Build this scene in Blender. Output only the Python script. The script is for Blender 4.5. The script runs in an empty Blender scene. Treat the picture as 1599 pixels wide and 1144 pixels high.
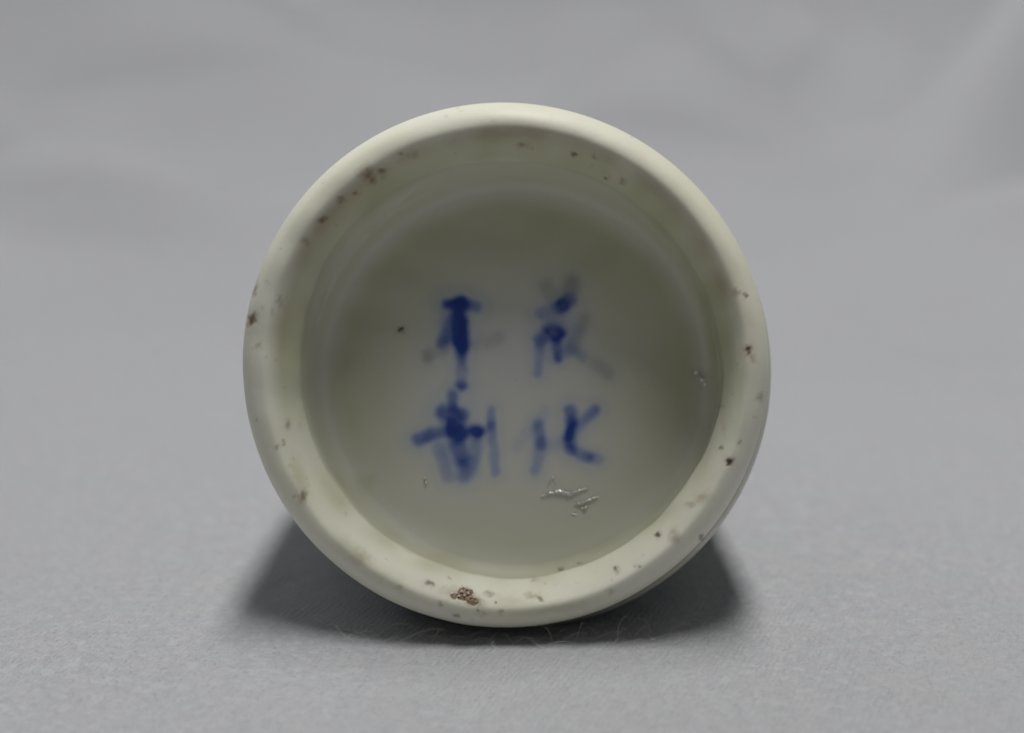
import bpy, math, random
import numpy as np
from mathutils import Vector, Matrix

MM = 0.001
rng = np.random.default_rng(7)
random.seed(7)
scene = bpy.context.scene
col = scene.collection

# ------------------------------------------------------------------ layout numbers (mm)
R_FOOT = 13.5            # outer radius of the foot
PXMM = 30.6              # photograph pixels per mm at the foot rim
DIST = 110.0             # lens to foot rim
DIP = math.radians(7.0) # the vessel's axis slopes down away from us (it tapers to the mouth)
YAW = math.radians(1.2)
PITCH = math.radians(11.0)
ZC = R_FOOT * math.cos(DIP) + 1.0
CEN = Vector((0, 0, ZC))

# ------------------------------------------------------------------ camera
cam_d = bpy.data.cameras.new('camera')
cam = bpy.data.objects.new('camera', cam_d)
col.objects.link(cam)
scene.camera = cam
cam_d.sensor_width = 36.0
cam_d.lens = 36.0 * DIST / (1599 / PXMM)
cam_d.clip_start = 0.005
cam_d.clip_end = 20.0
cpos = CEN + Vector((0, -DIST * math.cos(PITCH), DIST * math.sin(PITCH)))
fwd = (CEN - cpos).normalized()
right = fwd.cross(Vector((0, 0, 1))).normalized()
up = right.cross(fwd)
aim = CEN + right * (9.5 / PXMM) - up * (3.0 / PXMM)
fwd = (aim - cpos).normalized()
cam.rotation_euler = fwd.to_track_quat('-Z', 'Y').to_euler()
cam.location = cpos * MM
cam_d.dof.use_dof = True
cam_d.dof.focus_distance = (DIST + 0.2) * MM
cam_d.dof.aperture_fstop = cam_d.lens / 2.2
cam_d.dof.aperture_blades = 0

# ------------------------------------------------------------------ light
world = bpy.data.worlds.new('World')
scene.world = world
world.use_nodes = True
bg = world.node_tree.nodes['Background']
bg.inputs[0].default_value = (0.92, 0.97, 1.06, 1)
bg.inputs[1].default_value = 0.074

key_d = bpy.data.lights.new('ceiling_lamp', 'AREA')
key_d.shape = 'RECTANGLE'
key_d.size = 0.09
key_d.size_y = 0.50        # a tube lamp running towards the camera
key_d.energy = 3.8
key_d.color = (1.0, 0.985, 0.95)
key = bpy.data.objects.new('ceiling_lamp', key_d)
col.objects.link(key)
KD = Vector((0.07, -0.035, 1.0)).normalized()
key.location = KD * 0.68
key.rotation_euler = (0, 0, 0)

fill_d = bpy.data.lights.new('added_fill', 'AREA')   # unseen soft fill added behind the vessel to lift its shadow
fill_d.shape = 'RECTANGLE'; fill_d.size = 1.2; fill_d.size_y = 0.8
fill_d.energy = 3.0
fill_d.color = (0.94, 0.97, 1.0)
fill = bpy.data.objects.new('added_fill', fill_d)
col.objects.link(fill)
fill.location = (-0.7, 1.2, 0.75)
fill.rotation_euler = (-Vector(fill.location)).to_track_quat('-Z', 'Y').to_euler()

scene.view_settings.view_transform = 'Standard'
scene.view_settings.look = 'None'
scene.view_settings.exposure = 0.20
scene.view_settings.gamma = 1.0
scene.view_settings.use_curve_mapping = False
scene.render.engine = 'CYCLES'
scene.cycles.use_denoising = True
scene.cycles.max_bounces = 8

# ------------------------------------------------------------------ helpers
def smooth(a, b, x):
    t = np.clip((x - a) / (b - a), 0, 1)
    return t * t * (3 - 2 * t)

def make_mesh(name, V, F, normals=None, attrs=None, mat=None, parent=None):
    """V (n,3) in mm, F (m,k) -> mesh object in metres"""
    me = bpy.data.meshes.new(name)
    V = np.asarray(V, dtype=np.float32) * MM
    F = np.asarray(F, dtype=np.int32)
    k = F.shape[1]
    me.vertices.add(len(V)); me.vertices.foreach_set('co', V.ravel())
    me.loops.add(F.size); me.loops.foreach_set('vertex_index', F.ravel())
    me.polygons.add(len(F)); me.polygons.foreach_set('loop_start', np.arange(0, F.size, k, dtype=np.int32))
    me.update(calc_edges=True)
    me.polygons.foreach_set('use_smooth', np.ones(len(F), dtype=bool))
    if attrs:
        for an, av in attrs.items():
            av = np.asarray(av, dtype=np.float32)
            if av.ndim == 2:
                a = me.attributes.new(an, 'FLOAT_COLOR', 'POINT'); a.data.foreach_set('color', av.ravel())
            else:
                a = me.attributes.new(an, 'FLOAT', 'POINT'); a.data.foreach_set('value', av)
    if normals is not None:
        me.normals_split_custom_set_from_vertices([tuple(n) for n in normals])
    if mat: me.materials.append(mat)
    o = bpy.data.objects.new(name, me)
    col.objects.link(o)
    if parent: o.parent = parent
    return o

def wave_noise(u, v, n, fmin, fmax, seed):
    """smooth random field from n sine waves"""
    g = np.random.default_rng(seed)
    out = np.zeros_like(u)
    for _ in range(n):
        f = math.exp(g.uniform(math.log(fmin), math.log(fmax))); a = g.uniform(0, 2 * math.pi)
        out += np.sin((u * math.cos(a) + v * math.sin(a)) * f * 2 * math.pi + g.uniform(0, 6.28))
    return out / math.sqrt(n / 2)

class Nodes:
    def __init__(self, name):
        self.m = bpy.data.materials.new(name); self.m.use_nodes = True
        self.t = self.m.node_tree; self.b = self.t.nodes['Principled BSDF']
    def n(self, typ, **kw):
        x = self.t.nodes.new(typ)
        for k, v in kw.items(): setattr(x, k, v)
        return x
    def link(self, a, b): self.t.links.new(a, b)
    def attr(self, name):
        return self.n('ShaderNodeAttribute', attribute_name=name)
    def mix(self, fac, a, b, mode='MIX'):
        x = self.n('ShaderNodeMix', data_type='RGBA', blend_type=mode)
        for s, v in ((x.inputs[0], fac), (x.inputs[6], a), (x.inputs[7], b)):
            if isinstance(v, (int, float)): s.default_value = v
            elif isinstance(v, tuple): s.default_value = v + (1,) if len(v) == 3 else v
            else: self.link(v, s)
        return x.outputs[2]
    def math(self, op, a, b=0.0, clamp=False):
        x = self.n('ShaderNodeMath', operation=op, use_clamp=clamp)
        for s, v in ((x.inputs[0], a), (x.inputs[1], b)):
            if isinstance(v, (int, float)): s.default_value = v
            else: self.link(v, s)
        return x.outputs[0]
    def noise(self, scale, detail=3, rough=0.5, vec=None):
        x = self.n('ShaderNodeTexNoise'); x.inputs['Scale'].default_value = scale
        x.inputs['Detail'].default_value = detail; x.inputs['Roughness'].default_value = rough
        if vec is None:
            vec = self.n('ShaderNodeTexCoord').outputs['Object']
        self.link(vec, x.inputs['Vector'])
        return x
    def ramp(self, fac, lo, hi):
        x = self.n('ShaderNodeMapRange'); x.inputs['From Min'].default_value = lo; x.inputs['From Max'].default_value = hi
        self.link(fac, x.inputs['Value']); return x.outputs['Result']

# ------------------------------------------------------------------ materials
def porcelain(name, base, rough, coat, sss=0.25, grain=0.12):
    N = Nodes(name)
    A = N.attr('paint')                      # r ink, g brown stain, b dark speck, a blue glaze pool
    sep = N.n('ShaderNodeSeparateColor'); N.link(A.outputs['Color'], sep.inputs[0])
    Y = N.attr('ochre'); G = N.attr('grey')
    n1 = N.noise(350, 4, 0.6); n2 = N.noise(1800, 3, 0.6); n3 = N.noise(120, 2)
    warm = N.mix(N.ramp(n3.outputs[0], .35, .65), base, tuple(c * k for c, k in zip(base, (0.985, 0.98, 0.93))))
    c = N.mix(A.outputs['Alpha'], warm, (0.60, 0.61, 0.625))
    yf = N.math('MULTIPLY', Y.outputs['Fac'], N.ramp(n1.outputs[0], -1.2, .6), True)
    c = N.mix(yf, c, (0.44, 0.435, 0.265))
    # fine kiln dust
    dust = N.math('MULTIPLY', N.ramp(n2.outputs[0], .64, .80), 0.10, True)
    dust = N.math('MULTIPLY', dust, N.attr('dust').outputs['Fac'], True)
    c = N.mix(dust, c, (0.25, 0.20, 0.12))
    sf = N.math('MULTIPLY', sep.outputs[1], N.ramp(n1.outputs[0], .0, .6), True)
    c = N.mix(sf, c, (0.24, 0.135, 0.045))
    c = N.mix(sep.outputs[2], c, (0.032, 0.014, 0.005))
    ink_n = N.math('MULTIPLY', sep.outputs[0], N.ramp(N.noise(700, 3, .5).outputs[0], -0.6, .6), True)
    inkc = N.mix(ink_n, (0.03, 0.18, 0.62), (0.002, 0.027, 0.23))
    c = N.mix(N.math('MULTIPLY', ink_n, 1.15, True), c, inkc)
    c = N.mix(G.outputs['Fac'], c, (0.085, 0.085, 0.125))
    N.link(c, N.b.inputs['Base Color'])
    N.b.inputs['Roughness'].default_value = rough
    N.b.inputs['Subsurface Weight'].default_value = sss
    N.b.inputs['Subsurface Radius'].default_value = (1.0, 0.9, 0.7)
    N.b.inputs['Subsurface Scale'].default_value = 0.0006
    N.b.inputs['Coat Weight'].default_value = coat
    N.b.inputs['Coat Roughness'].default_value = 0.24
    bmp = N.n('ShaderNodeBump'); bmp.inputs['Strength'].default_value = grain; bmp.inputs['Distance'].default_value = 0.00006
    N.link(N.noise(1400, 3, .6).outputs[0], bmp.inputs['Height']); N.link(bmp.outputs[0], N.b.inputs['Normal'])
    return N.m

M_glaze = porcelain('glazed_porcelain', (0.63, 0.63, 0.555), 0.4, 0.22)
M_foot = porcelain('bare_porcelain', (0.745, 0.74, 0.63), 0.55, 0.02, grain=0.32)
M_wall = porcelain('thin_glaze', (0.63, 0.63, 0.555), 0.55, 0.0)

def plain(name, c, rough, **kw):
    N = Nodes(name)
    n = N.noise(2500, 3)
    N.link(N.mix(N.ramp(n.outputs[0], .3, .7), c, tuple(x * .6 for x in c)), N.b.inputs['Base Color'])
    N.b.inputs['Roughness'].default_value = rough
    for k, v in kw.items(): N.b.inputs[k].default_value = v
    return N.m
M_grit = plain('brown_grit', (0.24, 0.15, 0.075), 0.5)
M_grain = plain('glassy_grain', (0.80, 0.72, 0.60), 0.3)
M_scratch = plain('scratched_glaze', (0.97, 0.97, 0.94), 0.2)
M_flaw = plain('glinting_flaw', (0.97, 0.97, 0.94), 0.32, Metallic=0.85)
M_lint = plain('lint', (0.80, 0.79, 0.74), 0.8)

def cloth_mat():
    N = Nodes('grey_flannel')
    tc = N.n('ShaderNodeTexCoord').outputs['Object']
    n1 = N.noise(5000, 4, .65, tc); n2 = N.noise(700, 3, .6, tc); n3 = N.noise(60, 3, .5, tc); n4 = N.noise(9, 2, .5, tc)
    c = N.mix(N.ramp(n2.outputs[0], .3, .7), (0.426, 0.429, 0.468), (0.468, 0.470, 0.508))
    c = N.mix(N.math('MULTIPLY', N.ramp(n1.outputs[0], .4, .62), .7), c, (0.350, 0.357, 0.374))
    n5 = N.noise(1600, 3, .6, tc); c = N.mix(N.math('MULTIPLY', N.ramp(n5.outputs[0], .48, .64), .7), c, (0.530, 0.538, 0.552))
    n6 = N.noise(330, 2, .5, tc); c = N.mix(N.math('MULTIPLY', N.ramp(n6.outputs[0], .5, .7), .5), c, (0.425, 0.452, 0.462)); c = N.mix(N.math('MULTIPLY', N.ramp(n6.outputs[0], .5, .3), .5), c, (0.452, 0.444, 0.468))
    c = N.mix(N.math('MULTIPLY', N.ramp(n3.outputs[0], .4, .7), .5), c, (0.430, 0.438, 0.452))
    c = N.mix(N.math('MULTIPLY', N.ramp(n4.outputs[0], .35, .7), .45), c, (0.438, 0.440, 0.456))
    N.link(c, N.b.inputs['Base Color'])
    N.b.inputs['Roughness'].default_value = 0.95
    N.b.inputs['Sheen Weight'].default_value = 0.25
    N.b.inputs['Sheen Roughness'].default_value = 0.5
    N.b.inputs['Specular IOR Level'].default_value = 0.15
    wv = N.n('ShaderNodeTexWave'); wv.inputs['Scale'].default_value = 950; wv.inputs['Distortion'].default_value = 5.0
    wv.inputs['Detail'].default_value = 2; wv.inputs['Detail Scale'].default_value = 1.5
    mp = N.n('ShaderNodeMapping'); mp.inputs['Rotation'].default_value = (0, 0, math.radians(18)); N.link(tc, mp.inputs[0]); N.link(mp.outputs[0], wv.inputs[0])
    h = N.math('ADD', N.math('MULTIPLY', wv.outputs['Fac'], .30), N.math('ADD', n1.outputs[0], N.math('MULTIPLY', N.noise(1900, 3, .6, tc).outputs[0], .8)))
    bmp = N.n('ShaderNodeBump'); bmp.inputs['Strength'].default_value = 0.6; bmp.inputs['Distance'].default_value = 0.00022
    N.link(h, bmp.inputs['Height']); N.link(bmp.outputs[0], N.b.inputs['Normal'])
    return N.m
M_cloth = cloth_mat()
N_ = Nodes('flannel_fibre'); N_.b.inputs['Base Color'].default_value = (0.50, 0.505, 0.515, 1); N_.b.inputs['Roughness'].default_value = 0.9
M_fuzz = N_.m

# ------------------------------------------------------------------ vessel profile
prof = [  # (r, z) z = depth behind the foot's crown, from recess centre outwards over the rim to the mouth
    (0.02, 5.45), (3, 5.50), (6, 5.50), (8.6, 5.46), (9.9, 5.26), (10.5, 4.8), (10.76, 4.0), (10.82, 3.1), (10.84, 2.3),
    (10.90, 1.75), (11.08, 1.36), (11.5, 0.76), (11.92, 0.28), (12.32, 0.02), (12.9, 0.34), (13.32, 1.1), (13.47, 1.9), (13.5, 2.8),
    (13.42, 3.5), (13.22, 4.0), (13.2, 4.25), (13.42, 4.55), (13.66, 5.1), (13.66, 6.2), (13.4, 10), (13.15, 16), (12.9, 23), (12.1, 30), (10.4, 37), (7.6, 43),
    (5.3, 49), (4.3, 53), (4.0, 57), (4.4, 60), (4.9, 61.5), (4.7, 62.2), (3.9, 62.0), (3.3, 60), (3.0, 52), (0.5, 51.5)]
P = np.array(prof)
seg_end = {'base': 4, 'recess_wall': 9, 'foot_ring': 19, 'body': len(prof) - 1}
def crom(P, per):
    """Catmull-Rom (centripetal-ish) sampling; per[i] samples on span i"""
    out, span = [], []
    Q = np.vstack([2 * P[0] - P[1], P, 2 * P[-1] - P[-2]])
    for i in range(len(P) - 1):
        p0, p1, p2, p3 = Q[i:i + 4]
        d = np.linalg.norm(p2 - p1)
        m1 = (p2 - p0) / (np.linalg.norm(p2 - p1) + np.linalg.norm(p1 - p0)) * d
        m2 = (p3 - p1) / (np.linalg.norm(p3 - p2) + np.linalg.norm(p2 - p1)) * d
        for k in range(per[i]):
            t = k / per[i]; t2 = t * t; t3 = t2 * t
            out.append((2*t3-3*t2+1)*p1 + (t3-2*t2+t)*m1 + (-2*t3+3*t2)*p2 + (t3-t2)*m2); span.append(i)
    out.append(P[-1]); span.append(len(P) - 2)
    return np.array(out), np.array(span)
per = []
for i in range(len(P) - 1):
    L = np.linalg.norm(P[i + 1] - P[i])
    per.append(max(2, int(math.ceil(L / (0.085 if i < 19 else 0.35 if i < 24 else 1.2)))))
RZ, SPAN = crom(P, per)
NT = 900
th = np.linspace(0, 2 * math.pi, NT, endpoint=False)
Rr, TT = np.meshgrid(RZ[:, 0], th, indexing='ij')
Zz = np.repeat(RZ[:, 1][:, None], NT, 1)
idx_r = np.arange(len(RZ))
# hand-made unevenness: the recess sits slightly off centre, the cut inner edge wanders
inner = smooth(11.6, 10.6, Rr) * (Zz < 6) 
wob = 0.10 * np.sin(2 * TT + 0.7) + 0.06 * np.sin(3 * TT + 2.1) + 0.045 * np.sin(5 * TT + 1.0) + 0.03 * np.sin(9 * TT) + 0.018 * np.sin(17 * TT + 1) + 0.012 * np.sin(31 * TT + 2)
edge = np.exp(-((Rr - 10.9) / 0.7) ** 2) * (Zz < 4)
Rr = Rr + edge * wob
outer = smooth(11.5, 13.0, Rr)
Rr = Rr * (1 + outer * (0.0120 + 0.0025 * np.sin(2 * TT + 0.3) + 0.0012 * np.sin(3 * TT + 1.9)))
deep = smooth(0.9, 4.6, Zz)
X = Rr * np.cos(TT) + inner * (0.18 + 0.22 * deep) - outer * 0.10
Y = Rr * np.sin(TT) + inner * (0.06 + 0.86 * deep) + 0.26
# the glazed body sits a shade towards lower right of the trimmed foot
boff = smooth(3.6, 4.6, Zz) * (Rr > 12.8) * smooth(22, 8, Zz)
X += boff * 0.28; Y += boff * 0.58
# uneven surfaces
Zz = Zz + (Zz < 6) * 0.022 * wave_noise(X, Y, 10, .08, .4, 3) * smooth(0.0, 1.0, 12.2 - np.abs(Rr - 0) + 12)
Zz += np.where((Rr < 13.4) & (Zz < 6), 0.0015 * wave_noise(X, Y, 14, .3, .9, 5), 0)

# photograph coordinates of every surface point as measured (only for reading off where marks sit on it)
PX = 790 + (X + Zz * math.tan(YAW)) * PXMM * DIST / (DIST + Zz)
PY = 569 - Zz * math.tan(PITCH - DIP) * PXMM + Y * PXMM * DIST / (DIST + Zz)
front = (Rr < 13.6) & (Zz < 6.2)

ink = np.zeros_like(X); grey = np.zeros_like(X); brown = np.zeros_like(X); dark = np.zeros_like(X); pool = np.zeros_like(X); ochre = np.zeros_like(X)
char_id = np.full(X.shape, -1)

def seg_field(pts, w, ints):
    """soft brush stroke through pts; ints = strength at each point"""
    best = np.zeros_like(X)
    for (a, b, i0, i1) in zip(pts[:-1], pts[1:], ints[:-1], ints[1:]):
        ax, ay = a; bx, by = b
        L2 = max((bx-ax)**2 + (by-ay)**2, 1e-6)
        t = np.clip(((PX-ax)*(bx-ax) + (PY-ay)*(by-ay)) / L2, 0, 1)
        d = np.hypot(PX-ax-t*(bx-ax), PY-ay-t*(by-ay))
        best = np.maximum(best, (i0 + (i1-i0)*t) * np.exp(-(d / (0.50*w)) ** 2.9))
    return best
# (character, width px, points, strengths, greyish?)
strokes = [
  (0, 24, [(717,482),(719,520),(720,545)], [.3,.5,.4], 0),
  (0, 18, [(699,474),(722,473),(743,478)], [.85,.9,.6], 0),
  (0, 22, [(716,476),(718,508),(719,535)], [.75,1.1,.9], 0),
  (0, 17, [(719,535),(721,575),(721,588),(721,601)], [.85,.55,.5,.85], 0),
  (0, 20, [(706,505),(693,533)], [.6,.75], 0),
  (0, 22, [(700,490),(697,520)], [.3,.3], 0),
  (0, 16, [(692,545),(680,549),(668,555)], [.4,.3,.6], 1),
  (0, 15, [(740,538),(756,530),(762,534),(780,526)], [.25,.2,.32,.3], 1),
  (1, 16, [(706,616),(708,640)], [.6,.75], 0),
  (1, 24, [(692,645),(720,649)], [.8,.9], 0),
  (1, 19, [(653,687),(672,678),(690,673),(709,672)], [.72,.85,.7,.8], 0),
  (1, 17, [(709,673),(745,673)], [.8,.7], 0), (1, 18, [(744,672),(747,674)], [.75,.75], 0),
  (1, 24, [(709,655),(714,690),(721,718)], [.95,.95,.8], 0),
  (1, 18, [(684,698),(692,725),(699,746)], [.38,.45,.42], 0),
  (1, 20, [(745,690),(738,720),(722,746)], [.5,.5,.5], 0),
  (1, 30, [(704,702),(728,726)], [.28,.32], 0),
  (1, 14, [(767,642),(768,662),(771,700),(773,738)], [.5,.72,.42,.42], 0),
  (1, 12, [(747,678),(767,664)], [.3,.35], 0),
  (2, 20, [(854,447),(860,460)], [.45,.4], 1),
  (2, 24, [(893,443),(886,462)], [.6,.5], 1),
  (2, 18, [(889,466),(879,476),(874,480)], [.7,1.1,.8], 0),
  (2, 15, [(843,489),(858,484),(878,476)], [.45,.3,.4], 0),
  (2, 26, [(866,490),(868,510)], [.3,.35], 0),
  (2, 21, [(862,516),(868,521)], [1.05,1.1], 0),
  (2, 17, [(843,530),(852,522),(866,518)], [.5,.55,.6], 0),
  (2, 13, [(843,528),(841,555),(840,581)], [.5,.35,.5], 0),
  (2, 13, [(870,522),(870,542),(871,558)], [.7,.6,.75], 0),
  (2, 22, [(855,540),(858,555)], [.28,.2], 0),
  (2, 16, [(912,498),(903,522),(891,545)], [.35,.35,.3], 1),
  (2, 24, [(897,515),(891,540)], [.22,.28], 0), (2, 13, [(872,556),(893,545),(910,556)], [.3,.25,.25], 0),
  (2, 17, [(902,546),(916,560),(930,566),(949,582)], [.2,.2,.34,.42], 1),
  (3, 14, [(853,642),(828,672),(806,696)], [.16,.2,.14], 0),
  (3, 16, [(841,664),(844,692)], [.62,.6], 0),
  (3, 15, [(844,692),(841,715),(836,734)], [.4,.36,.5], 0),
  (3, 17, [(891,640),(893,662),(889,684),(892,702)], [.72,.82,.95,.6], 0),
  (3, 15, [(929,639),(914,655),(898,670)], [.65,.5,.5], 0),
  (3, 15, [(892,700),(906,709),(920,714),(935,718)], [.4,.5,.72,.4], 0),
  (3, 18, [(886,688),(868,694),(852,694)], [.3,.24,.2], 0),
]
jx = 0.7 * wave_noise(PX, PY, 8, .01, .05, 21); jy = 0.7 * wave_noise(PX, PY, 8, .01, .05, 22)
PX0, PY0 = PX, PY
PX, PY = PX + jx, PY + jy
floor_zone = (Rr < 9.3) & (Zz > 4)
cf = np.zeros((4,) + X.shape)
for c, w, pts, ints, gy in strokes:
    f = seg_field(pts, w * (1.35 if gy else 1.28 if c < 2 else 1.42), ints) * floor_zone
    if gy: grey = 1 - (1 - grey) * (1 - np.clip(f * 0.7, 0, 1))
    else: ink = 1 - (1 - ink) * (1 - np.clip(f, 0, 0.97))
    halo = seg_field(pts, w * 2.7, ints) * floor_zone
    ink = np.maximum(ink, 0.22 * halo * (0.4 if gy else 1))
    cf[c] = np.maximum(cf[c], np.maximum(f, halo * .3))
PX, PY = PX0, PY0
char_id = np.where(cf.max(0) > 0.075, cf.argmax(0), -1)

SJX = 1.3 * wave_noise(PX, PY, 10, .04, .16, 61); SJY = 1.3 * wave_noise(PX, PY, 10, .04, .16, 62)
def blob(px, py, rx, ry=None, ang=0, p=2.0):
    ry = ry or rx; a = math.radians(ang)
    dx, dy = PX + SJX - px, PY + SJY - py
    u = dx*math.cos(a) + dy*math.sin(a); v = -dx*math.sin(a) + dy*math.cos(a)
    return np.exp(-((u/rx)**2 + (v/ry)**2) ** (p/2)) * front
specks = [  # px, py, rx, ry, angle, dark, brown, pit
  (626,514,4.2,3.4,0,.95,.3,.02), (393,499,6,11,25,.45,.8,.05), (398,452,3,8,15,.1,.6,0), (1168,546,6,6,0,.75,.7,.06), (1172,556,9,4,50,.0,.6,0),
  (1140,721,5,5,40,.9,.6,.06), (471,777,4,8,10,.3,.7,.05), (672,915,8,4,10,.5,.5,.04), (1028,837,3.5,4,40,.75,.3,.03), (963,891,4,3,20,.7,.4,.03),
  (997,886,3,3,0,.7,.3,.02), (876,890,4,3,-20,.6,.4,.03), (906,881,4,2,0,.6,.3,.02), (1187,620,5,5,0,0,.6,0), (505,343,8,4,-35,.25,.85,.02),
  (533,312,9,6,-40,.12,.7,0), (556,303,4,4,0,.25,.6,.02), (576,274,12,10,-30,.08,.75,.02), (598,268,7,7,0,.22,.75,.02), (583,283,6,5,0,.15,.7,0),
  (626,244,6,5,0,.12,.65,0), (645,243,10,7,-20,.05,.5,0), (479,378,7,9,-30,.05,.6,0), (897,243,6,3.4,10,.5,.6,.03), (927,246,4,3,0,.15,.5,0),
  (945,278,4,4,0,.5,.6,.03), (971,284,5,4,0,.15,.5,0), (815,228,7,4,0,.05,.55,0), (1163,462,4,4,0,.35,.6,.02), (1148,456,6,6,0,0,.5,0),
  (448,664,4,6,10,.25,.5,.02), (441,693,3,3,0,.3,.4,0), (430,700,3,3,0,.25,.3,0), (763,930,9,3,0,.3,.5,.03), (830,934,9,5,0,.1,.55,.03), (842,938,6,4,30,.35,.5,.05),
  (735,941,16,7,15,.3,.85,.05), (716,931,24,9,10,.05,.6,.03), (790,940,30,9,5,0,.30,0), (711,965,6,2.4,0,.4,.5,.02), (746,957,3,3,0,.5,.4,.02), (755,961,5,3,0,.1,.4,0), (783,958,5,2.5,0,.2,.4,0),
  (688,946,3,2.5,0,.2,.4,0), (622,920,5,3,0,.0,.4,0), (562,873,11,9,30,0,.40,0), (1098,778,11,6,-20,.05,.42,0), (1055,842,7,7,0,.08,.5,.01), (1053,833,5,8,0,0,.4,0), (1097,840,4,3,-40,.35,.5,0),
  (1126,698,2.5,2.5,0,.5,.3,.01), (1130,668,14,3,80,0,.2,0), (1155,690,2,2,0,.5,.2,0), (437,470,4,10,-10,.05,.45,0), (425,489,3,5,0,.1,.3,0), (402,540,3,3,0,.2,.2,0),
  (955,925,5,3,0,.05,.35,0), (700,905,3,2,0,.3,.2,0), (835,907,6,3,0,.15,.3,0), (1080,788,8,4,0,.1,.3,0)]
for (a, b, rx, ry, an, dk, br, pit) in specks:
    f = blob(a, b, rx * (1.0 if dk > .3 else 1.2), ry * (1.0 if dk > .3 else 1.2), an, 2.6 if dk > .3 else 1.8)
    dark = np.maximum(dark, min(1, dk * 1.15) * f ** 1.3); brown = np.maximum(brown, min(1, br * 1.2) * f)
    if pit: Zz = Zz + pit * f
    if dk > .4: brown = np.maximum(brown, 0.22 * blob(a, b, rx*2.2, ry*2.2, an))
# random minor kiln specks on the foot
for _ in range(70):
    t = rng.uniform(0, 2*math.pi); r = rng.uniform(335, 408); s = rng.uniform(1.2, 2.6)
    f = blob(790 + r*math.cos(t), 569 + r*math.sin(t), s, s*rng.uniform(.6, 1.2), rng.uniform(0, 180))
    dark = np.maximum(dark, rng.uniform(.0, .2) * f); brown = np.maximum(brown, rng.uniform(.05, .35) * f)
# brownish grime worn into the inner face of the rim (upper half), yellowish glaze pools
ang = np.arctan2(PY - 569, PX - 790); rad = np.hypot(PX - 790, PY - 569)
nz = 0.5 + 0.5 * np.clip(wave_noise(PX, PY, 16, .004, .02, 31) * .7, -1, 1)
grime = np.exp(-((rad - 362) / 13) ** 2) * smooth(.1, -.5, np.sin(ang)) * front
brown = np.maximum(brown, 0.50 * grime * (.3 + .7 * nz))
ochre = np.maximum(ochre, 0.55 * np.exp(-((rad - 337) / 16) ** 2) * nz * front)
ochre = np.maximum(ochre, 0.85 * smooth(376, 348, rad) * smooth(300, 325, rad) * smooth(.45, -.05, np.sin(ang)) * (.7 + .3 * nz) * front)
for (bx, by, brx, bry, ba, bs) in ((465,745,12,34,-15,.55), (545,862,34,12,38,.6), (470,640,12,40,0,.4), (1020,815,46,14,-38,.5), (1098,720,14,40,20,.45), (880,952,60,9,-8,.4), (600,905,40,10,25,.35)):
    ochre = np.maximum(ochre, bs * blob(bx, by, brx, bry, ba))
ochre = np.maximum(ochre, 0.60 * np.exp(-((np.hypot(PX-796, PY-576) - 318) / 13) ** 2) * (0.35 + 0.65*nz) * front * smooth(-.3, .5, np.sin(ang)))
ochre = np.maximum(ochre, 0.5 * blob(570, 752, 34, 24, -30)); ochre = np.maximum(ochre, .45 * blob(448, 560, 18, 80)); ochre = np.maximum(ochre, .4 * blob(1138, 500, 16, 70))
ochre = np.maximum(ochre, .35 * blob(1150, 600, 16, 40)); ochre = np.maximum(ochre, .25 * blob(930, 400, 160, 90)); ochre = np.maximum(ochre, .22 * blob(590, 420, 110, 110)); ochre = np.maximum(ochre, .30*blob(1010, 600, 60, 120))
ochre = np.where((Zz > 3.2) & (Rr > 12.9) & (Zz < 4.5), 0.95, ochre)
rc = np.hypot((PX - 796) / 1.0, PY - 610)
ochre = np.maximum(ochre, 0.86 * smooth(60, 300, rc) * smooth(1.0, .15, np.sin(ang)) * smooth(11.0, 9.0, Rr) * (Zz > 4) * (0.9 + .1 * nz))  # olive glaze tint plus shade painted into the recess floor's top and sides
# thick bluish glaze where the floor turns up into the wall
rf = np.hypot(PX - 800, PY - 588)
pool = 0.30 * np.exp(-((rf - 288) / 22) ** 2) * front * (0.45 + .55 * smooth(.6, -.2, np.sin(ang)))
grey = np.maximum(grey, 0.28 * blob(1092, 583, 12, 7, 20)); pool = np.maximum(pool, .5 * blob(1096, 592, 18, 14))
pool = np.maximum(pool, 0.55 * blob(795, 600, 210, 190))
ochre = np.where((Rr > 9.8) & (Rr < 10.9) & (Zz > 1.2) & (Zz < 6), np.maximum(ochre, .36 * smooth(9.7, 10.6, Rr)), ochre)
dust = np.where((Rr > 10.5) & (Rr < 13.6), 1.0, 0.12)

V = np.stack([X, Y, Zz], -1).reshape(-1, 3)
# normals of the whole skin
dU = np.roll(np.stack([X, Y, Zz], -1), -1, 1) - np.roll(np.stack([X, Y, Zz], -1), 1, 1)
dW = np.gradient(np.stack([X, Y, Zz], -1), axis=0)
NN = np.cross(dW, dU); NN /= np.linalg.norm(NN, axis=-1, keepdims=True) + 1e-12
# winding: outward = towards -z on the floor
if NN[20, 0, 2] > 0: NN = -NN; flip = True
else: flip = False
NN = NN.reshape(-1, 3)
i, j = np.meshgrid(np.arange(len(RZ) - 1), np.arange(NT), indexing='ij')
j2 = (j + 1) % NT
a, b, c, d = i*NT + j, (i+1)*NT + j, (i+1)*NT + j2, i*NT + j2
F = np.stack([a, b, c, d], -1).reshape(-1, 4)
fn = np.cross(V[F[:, 1]] - V[F[:, 0]], V[F[:, 2]] - V[F[:, 0]])
if np.sum(fn * NN[F[:, 0]]) < 0: F = F[:, ::-1]
part = np.zeros(i.shape, int)
sp = SPAN[:-1]
part[sp >= seg_end['base']] = 1; part[sp >= seg_end['recess_wall']] = 2; part[sp >= seg_end['foot_ring']] = 3
part = part.ravel()
fc = char_id[i, j].ravel()
part = np.where((part == 0) & (fc >= 0), 10 + fc, part)
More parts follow.
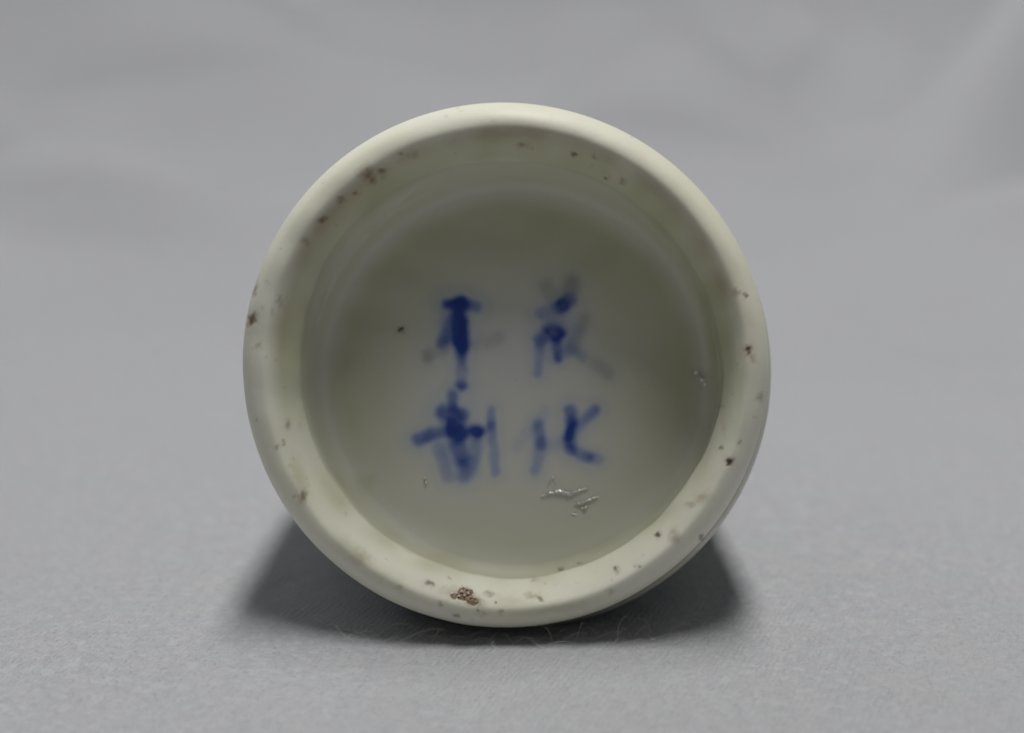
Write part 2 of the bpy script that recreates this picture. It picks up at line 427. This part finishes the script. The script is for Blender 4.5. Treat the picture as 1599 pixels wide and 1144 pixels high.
attr_all = {'paint': np.stack([ink, brown, dark, pool], -1).reshape(-1, 4), 'ochre': ochre.ravel(), 'grey': np.clip(grey, 0, 1).ravel(), 'dust': dust.ravel()}

vessel = bpy.data.objects.new('porcelain_vessel', None)
vessel.empty_display_size = 0.01
col.objects.link(vessel)
vessel['label'] = 'white porcelain vessel lying on grey cloth, blue four-character mark on its base'
vessel['category'] = 'porcelain vessel'
zax = Vector((math.sin(YAW), math.cos(DIP) * math.cos(YAW), -math.sin(DIP) * math.cos(YAW))).normalized()
xax = Vector((1, 0, 0)); xax = (xax - zax * xax.dot(zax)).normalized(); yax = zax.cross(xax)
RM = Matrix((xax, yax, zax)).transposed()
vessel.matrix_world = Matrix.Translation(CEN * MM) @ RM.to_4x4()

def extract(name, sel, mat, parent):
    Fs = F[sel]; used, inv = np.unique(Fs, return_inverse=True)
    return make_mesh(name, V[used], inv.reshape(Fs.shape), NN[used], {k: v[used] for k, v in attr_all.items()}, mat, parent)
foot = extract('foot_ring', part == 2, M_foot, vessel)
foot['label'] = 'bare ivory foot ring with brown specks and grit'
base = extract('recessed_base', part == 0, M_glaze, vessel)
extract('recess_wall', part == 1, M_wall, vessel)
extract('body', part == 3, M_glaze, vessel)
clab = ['blue painted character at upper left of the mark', 'thick dark blue character below the upright stroke', 'pale smudged blue character at upper right of the mark', 'thin blue character above the white scratches']
for k in range(4):
    o = extract('painted_character', part == 10 + k, M_glaze, base)
    o['label'] = clab[k]

# ---- surface lookup: photograph pixel -> point and normal on the vessel's front skin
Ffront = front.ravel()
PXf, PYf = PX.ravel(), PY.ravel()
def on_surface(px, py, zmax=7.0):
    d = (PXf - px) ** 2 + (PYf - py) ** 2 + np.where(Ffront, 0, 1e9)
    k = int(np.argmin(d)); return V[k], NN[k]

def tube_mesh(paths, sides=4):
    """paths: list of (points (n,3), radii (n,)) -> V,F"""
    VV, FF = [], []; base_i = 0
    for pts, rad_ in paths:
        pts = np.asarray(pts, float); n = len(pts)
        tan = np.gradient(pts, axis=0); tan /= np.linalg.norm(tan, axis=1, keepdims=True) + 1e-9
        ref = np.array([0.3, 0.5, 0.81]); s1 = np.cross(tan, ref); s1 /= np.linalg.norm(s1, axis=1, keepdims=True) + 1e-9
        s2 = np.cross(tan, s1)
        for q in range(n):
            for s in range(sides):
                aa = 2 * math.pi * s / sides
                VV.append(pts[q] + rad_[q] * (s1[q] * math.cos(aa) + s2[q] * math.sin(aa)))
        for q in range(n - 1):
            for s in range(sides):
                s_2 = (s + 1) % sides
                FF.append((base_i + q*sides + s, base_i + q*sides + s_2, base_i + (q+1)*sides + s_2, base_i + (q+1)*sides + s))
        base_i += n * sides
    return np.array(VV), np.array(FF)

# ---- scratches in the glaze below the mark
def scratch(pts, w, lift=0.8):
    fine = []
    for (p, q) in zip(pts[:-1], pts[1:]):
        for t in np.linspace(0, 1, 7, endpoint=False):
            fine.append((p[0] + (q[0]-p[0])*t, p[1] + (q[1]-p[1])*t + rng.normal(0, .55)))
    fine.append(pts[-1])
    P3, rr = [], []
    for n_, (u, v) in enumerate(fine):
        s, nrm = on_surface(u, v)
        rr.append(w * (0.35 + 0.65 * math.sin(math.pi * (n_ + .6) / (len(fine) + .2))) * rng.uniform(.7, 1.25))
        k = PXMM * DIST / (DIST + s[2])
        su = (u - 790) / k - s[2] * math.tan(YAW); sv = (v - 569 + s[2]*math.tan(PITCH-DIP)*PXMM) / k
        P3.append(np.array([su, sv, s[2]]) + nrm * lift * w)
    VV, FF = tube_mesh([(P3, rr)], 5)
    o = make_mesh('glaze_scratch', VV, FF, None, None, M_flaw, base)
    return o
scratch([(845,774),(860,770),(874,767),(888,773),(902,767),(919,761)], 0.085)
scratch([(873,767),(884,770),(893,772)], 0.09)
scratch([(897,785),(905,787),(920,780),(934,776)], 0.08)
scratch([(909,793),(914,793),(918,790)], 0.085)
scratch([(854,760),(863,745),(868,756)], 0.035)
scratch([(892,803),(900,804)], 0.03)
scratch([(661,747),(665,747)], 0.07); scratch([(662,754),(666,754)], 0.07)

# ---- brown grit fused to the foot: a part made of crumbs, with glassy grains
def crumb(center, nrm, r, name, mat, parent, seed, squash=.6):
    g = np.random.default_rng(seed)
    import bmesh
    bm = bmesh.new(); bmesh.ops.create_icosphere(bm, subdivisions=2, radius=1)
    vs = np.array([v.co for v in bm.verts]); fs = np.array([[v.index for v in f.verts] for f in bm.faces]); bm.free()
    vs *= (1 + 0.28 * np.clip(g.normal(0, 1, len(vs)), -1.4, 1.4))[:, None] * r
    vs -= np.outer(vs @ nrm, nrm) * (1 - squash)
    o = make_mesh(name, vs + center, fs, None, None, mat, parent)
    o.data.polygons.foreach_set('use_smooth', np.zeros(len(o.data.polygons), bool))
    return o
first = None
lumps = [(724,930,.30),(716,933,.24),(731,935,.26),(738,941,.22),(722,925,.18),(709,934,.15),(742,944,.14),(734,928,.15)]
import bmesh
VV, FF, off = [], [], 0
bm = bmesh.new(); bmesh.ops.create_icosphere(bm, subdivisions=2, radius=1)
ico_v = np.array([v.co for v in bm.verts]); ico_f = np.array([[v.index for v in f.verts] for f in bm.faces]); bm.free()
for (u, v, r) in lumps:
    s, nrm = on_surface(u, v)
    vs = ico_v * (1 + 0.25 * np.clip(rng.normal(0, 1, len(ico_v)), -1.4, 1.4))[:, None] * r
    vs -= np.outer(vs @ nrm, nrm) * 0.72
    VV.append(vs + s); FF.append(ico_f + off); off += len(vs)
grit = make_mesh('kiln_grit', np.vstack(VV), np.vstack(FF), None, None, M_grit, foot)
grit['label'] = 'brown crumb of grit with glassy grains'
grit.data.polygons.foreach_set('use_smooth', np.zeros(len(grit.data.polygons), bool))
for n_, (u, v, r) in enumerate([(721,929,.085),(728,925,.075),(731,932,.07),(705,931,.075),(711,930,.06),(723,935,.055),(774,943,.06),(716,936,.05),(735,937,.05)]):
    s, nrm = on_surface(u, v)
    crumb(s + nrm * (.12 if n_ not in (3, 4, 6) else .03), nrm, r, 'glassy_grain', M_grain, foot, 100 + n_, .9)
# small chips along the inner edge; larger white crumbs stand in for a glint
for n_, (u, v, r) in enumerate([(858,899,.05),(948,868,.05),(953,872,.04),(573,812,.04),(938,864,.035),(786,886,.03),(930,893,.035),(720,917,.05),(1096,590,.16),(1086,580,.10),(1102,598,.08)]):
    s, nrm = on_surface(u, v)
    crumb(s, nrm, r, 'chip_and_glint', M_scratch, foot, 300 + n_, .5)

# ------------------------------------------------------------------ cloth
def graded(lo, mid0, mid1, hi, step, grow):
    a = list(np.arange(mid0, mid1 + 1e-6, step)); s = step
    x = mid1
    while x < hi: s = min(s * grow, 9); x += s; a.append(x)
    s = step; x = mid0; pre = []
    while x > lo: s = min(s * grow, 9); x -= s; pre.append(x)
    return np.array(pre[::-1] + a)
gx = graded(-420, -34, 34, 420, 0.32, 1.05)
gy = graded(-75, -24, 34, 620, 0.32, 1.04)
CX, CY = np.meshgrid(gx, gy, indexing='ij')
def ridge(x, y, cx, cy, lx, ly, h, ang=0):
    a = math.radians(ang); u = (x-cx)*math.cos(a) + (y-cy)*math.sin(a); v = -(x-cx)*math.sin(a) + (y-cy)*math.cos(a)
    return h * np.exp(-(u/lx)**2 - (v/ly)**2)
rz_b = RZ[SPAN >= 12]
def cloth_z(x, y):
    t = np.clip(y - 90, 0, None)
    z = 0.00042 * t ** 2 * (t < 300) + (t >= 300) * (0.00042 * 90000 + 0.252 * (t - 300))
    far = smooth(40, 130, y)
    z = z + far * (1.6 * wave_noise(x, y * 1.5, 10, .004, .012, 41) + 0.5 * wave_noise(x, y, 10, .015, .035, 42))
    for rg in ((22,190,20,6,5.5,5), (78,215,45,12,6,62), (-60,250,35,7,8,-5), (-95,200,32,7,5.5,6), (72,140,26,7,3,10), (0,275,60,8,9,2), (130,240,40,9,8,-8), (-50,150,24,7,2.5,-8), (45,240,25,7,6,-20)):
        z = z + 3.6 * ridge(x, y, *rg)
    z = z + 0.10 * wave_noise(x, y, 12, .02, .08, 43) + 0.022 * wave_noise(x, y, 20, .12, .6, 44)
    z = z + 0.006 * wave_noise(x, y, 24, .8, 2.2, 45)
    z = z - ridge(x, y, 0, 4, 8, 16, 0.45) + ridge(x, y, -19, 3, 7, 16, 0.35) + ridge(x, y, 19, 3, 7, 16, 0.35)
    # pressed down under the vessel
    s = np.clip(y, -1, 62)
    rad_s = np.interp(s, np.maximum.accumulate(rz_b[:, 1]), rz_b[:, 0])
    xo = x - s * math.tan(YAW) - 0.3
    low = ZC - s * math.sin(DIP) - np.sqrt(np.clip(rad_s ** 2 - xo ** 2, 0, None)) * math.cos(DIP) - 0.03
    inside = (np.abs(xo) < rad_s) & (y > -0.5) & (y < 63)
    return np.where(inside, np.minimum(z, low), z)
CZ = cloth_z(CX, CY)
nx, ny = CX.shape
i, j = np.meshgrid(np.arange(nx - 1), np.arange(ny - 1), indexing='ij')
CF = np.stack([i*ny + j, (i+1)*ny + j, (i+1)*ny + j + 1, i*ny + j + 1], -1).reshape(-1, 4)
cloth = make_mesh('cloth', np.stack([CX, CY, CZ], -1).reshape(-1, 3), CF, None, None, M_cloth)
cloth['kind'] = 'structure'
cloth['label'] = 'soft grey flannel cloth spread under the vessel, loosely wrinkled behind'

# nap of the cloth: short fibres lying over the weave
def fibres(n, x0, x1, y0, y1, lmin, lmax, rad_, zup, seed):
    g = np.random.default_rng(seed)
    x = g.uniform(x0, x1, n); y = g.uniform(y0, y1, n)
    keep = g.random(n) < smooth(y1, y0 + .25 * (y1 - y0), y); x, y = x[keep], y[keep]; n = len(x)
    L = g.uniform(lmin, lmax, n) * .35; a = g.uniform(0, 2*math.pi, n); bend = g.normal(0, 1.0, n); lift = np.abs(g.normal(0, zup, n))
    K = 4; pts = np.zeros((n, K, 3)); px, py = x.copy(), y.copy()
    for q in range(K):
        t = q / (K - 1)
        pts[:, q, 0] = px; pts[:, q, 1] = py
        pts[:, q, 2] = cloth_z(px, py) + 0.001 + lift * np.sin(t * math.pi * .55) 
        aa = a + bend * t
        px = px + np.cos(aa) * L / (K-1); py = py + np.sin(aa) * L / (K-1)
    tan = np.gradient(pts, axis=1); tan /= np.linalg.norm(tan, axis=2, keepdims=True) + 1e-9
    s1 = np.cross(tan, np.array([0.1, 0.2, 0.97])); s1 /= np.linalg.norm(s1, axis=2, keepdims=True) + 1e-9
    s2 = np.cross(tan, s1)
    rr = rad_ * np.array([1, 1, .85, .35])[None, :, None] * g.uniform(.6, 1.3, n)[:, None, None]
    ring = [pts + rr * (s1 * math.cos(k*2.0944) + s2 * math.sin(k*2.0944)) for k in range(3)]
    VV = np.stack(ring, 2).reshape(-1, 3)
    f = np.arange(n)[:, None, None] * (K*3); q = np.arange(K-1)[None, :, None] * 3; s = np.arange(3)[None, None, :]; s_2 = (s + 1) % 3
    FF = np.stack([f+q+s, f+q+s_2, f+q+3+s_2, f+q+3+s], -1).reshape(-1, 4)
    return VV, FF
VV, FF = fibres(90000, -36, 36, -26, 60, 0.25, 0.9, 0.0055, 0.055, 51)
fz = make_mesh('cloth_nap', VV, FF, None, None, M_fuzz, cloth); fz['kind'] = 'stuff'

# longer loose lint standing up by the foot
def lint(x, y, dx, dy, h, curl, r=0.012):
    n = 12; p = []
    for q in range(n):
        t = q / (n - 1)
        xx = x + dx*t + curl*math.sin(t*5.0)*.3; yy = y + dy*t + curl*math.cos(t*4.0)*.2
        p.append((xx, yy, float(cloth_z(np.array(xx), np.array(yy))) + 0.02 + h * math.sin(t*2.2) ))
    VV, FF = tube_mesh([(p, [r * (1 - .5*q/(n-1)) for q in range(n)])], 4)
    make_mesh('lint_fibre', VV, FF, None, None, M_lint, cloth)
for (x, y, dx, dy, h, cu) in [(-5.6,-.6,2.6,.4,.9,.3), (-6.4,-.4,1.2,-.6,.4,.4), (-3.9,-.5,.6,.5,.8,.5), (-2.2,-.6,1.5,-.2,.4,.4), (2.4,-.6,-.8,.5,1.1,.5), (3.0,-.8,1.2,.2,.7,-.4),
    (3.6,-.6,.5,.4,1.3,.4), (4.4,-.4,1.8,.2,.6,.5), (5.8,-.2,.6,.3,1.5,-.5), (6.6,0,.9,.2,.8,.5), (7.6,.2,-.7,.3,1.3,.4), (1.4,-.8,-.9,.1,.5,.5), (8.6,.4,.8,.2,.7,-.4), (.3,-.9,1.1,.1,.5,.3),
    (-8,-.4,.9,-.3,.4,.4), (-.9,-.9,.5,.4,.7,.3), (2.0,-1.2,1.8,-.3,.35,.4)]:
    lint(x, y, dx, dy, h * .8, cu * .6)
for _ in range(80):
    xx = rng.uniform(-10, 11)
    lint(xx, rng.uniform(-1.6, 2.4), rng.normal(0, .6), rng.normal(0, .4), abs(rng.normal(.2, .25)), rng.normal(0, .5), r=rng.uniform(.008, .017))
# two wisps caught on the flank of the foot
def wisp(px, py, dx, dy, name='lint_fibre'):
    r0 = np.array([(px - 790) / PXMM, (py - 569) / PXMM, 1.6]); p = []
    for q in range(10):
        t = q / 9
        p.append(r0 + np.array([dx*t + .10*math.sin(6*t), dy*t + .12*math.sin(4*t + 1), .5*t]))
    VV, FF = tube_mesh([(p, [.007]*10)], 4); make_mesh(name, VV, FF, None, None, M_lint, foot)
wisp(1143, 780, .8, .05); wisp(1135, 800, .25, .75); wisp(1148, 775, .15, -.5); wisp(1128, 808, .45, .25)
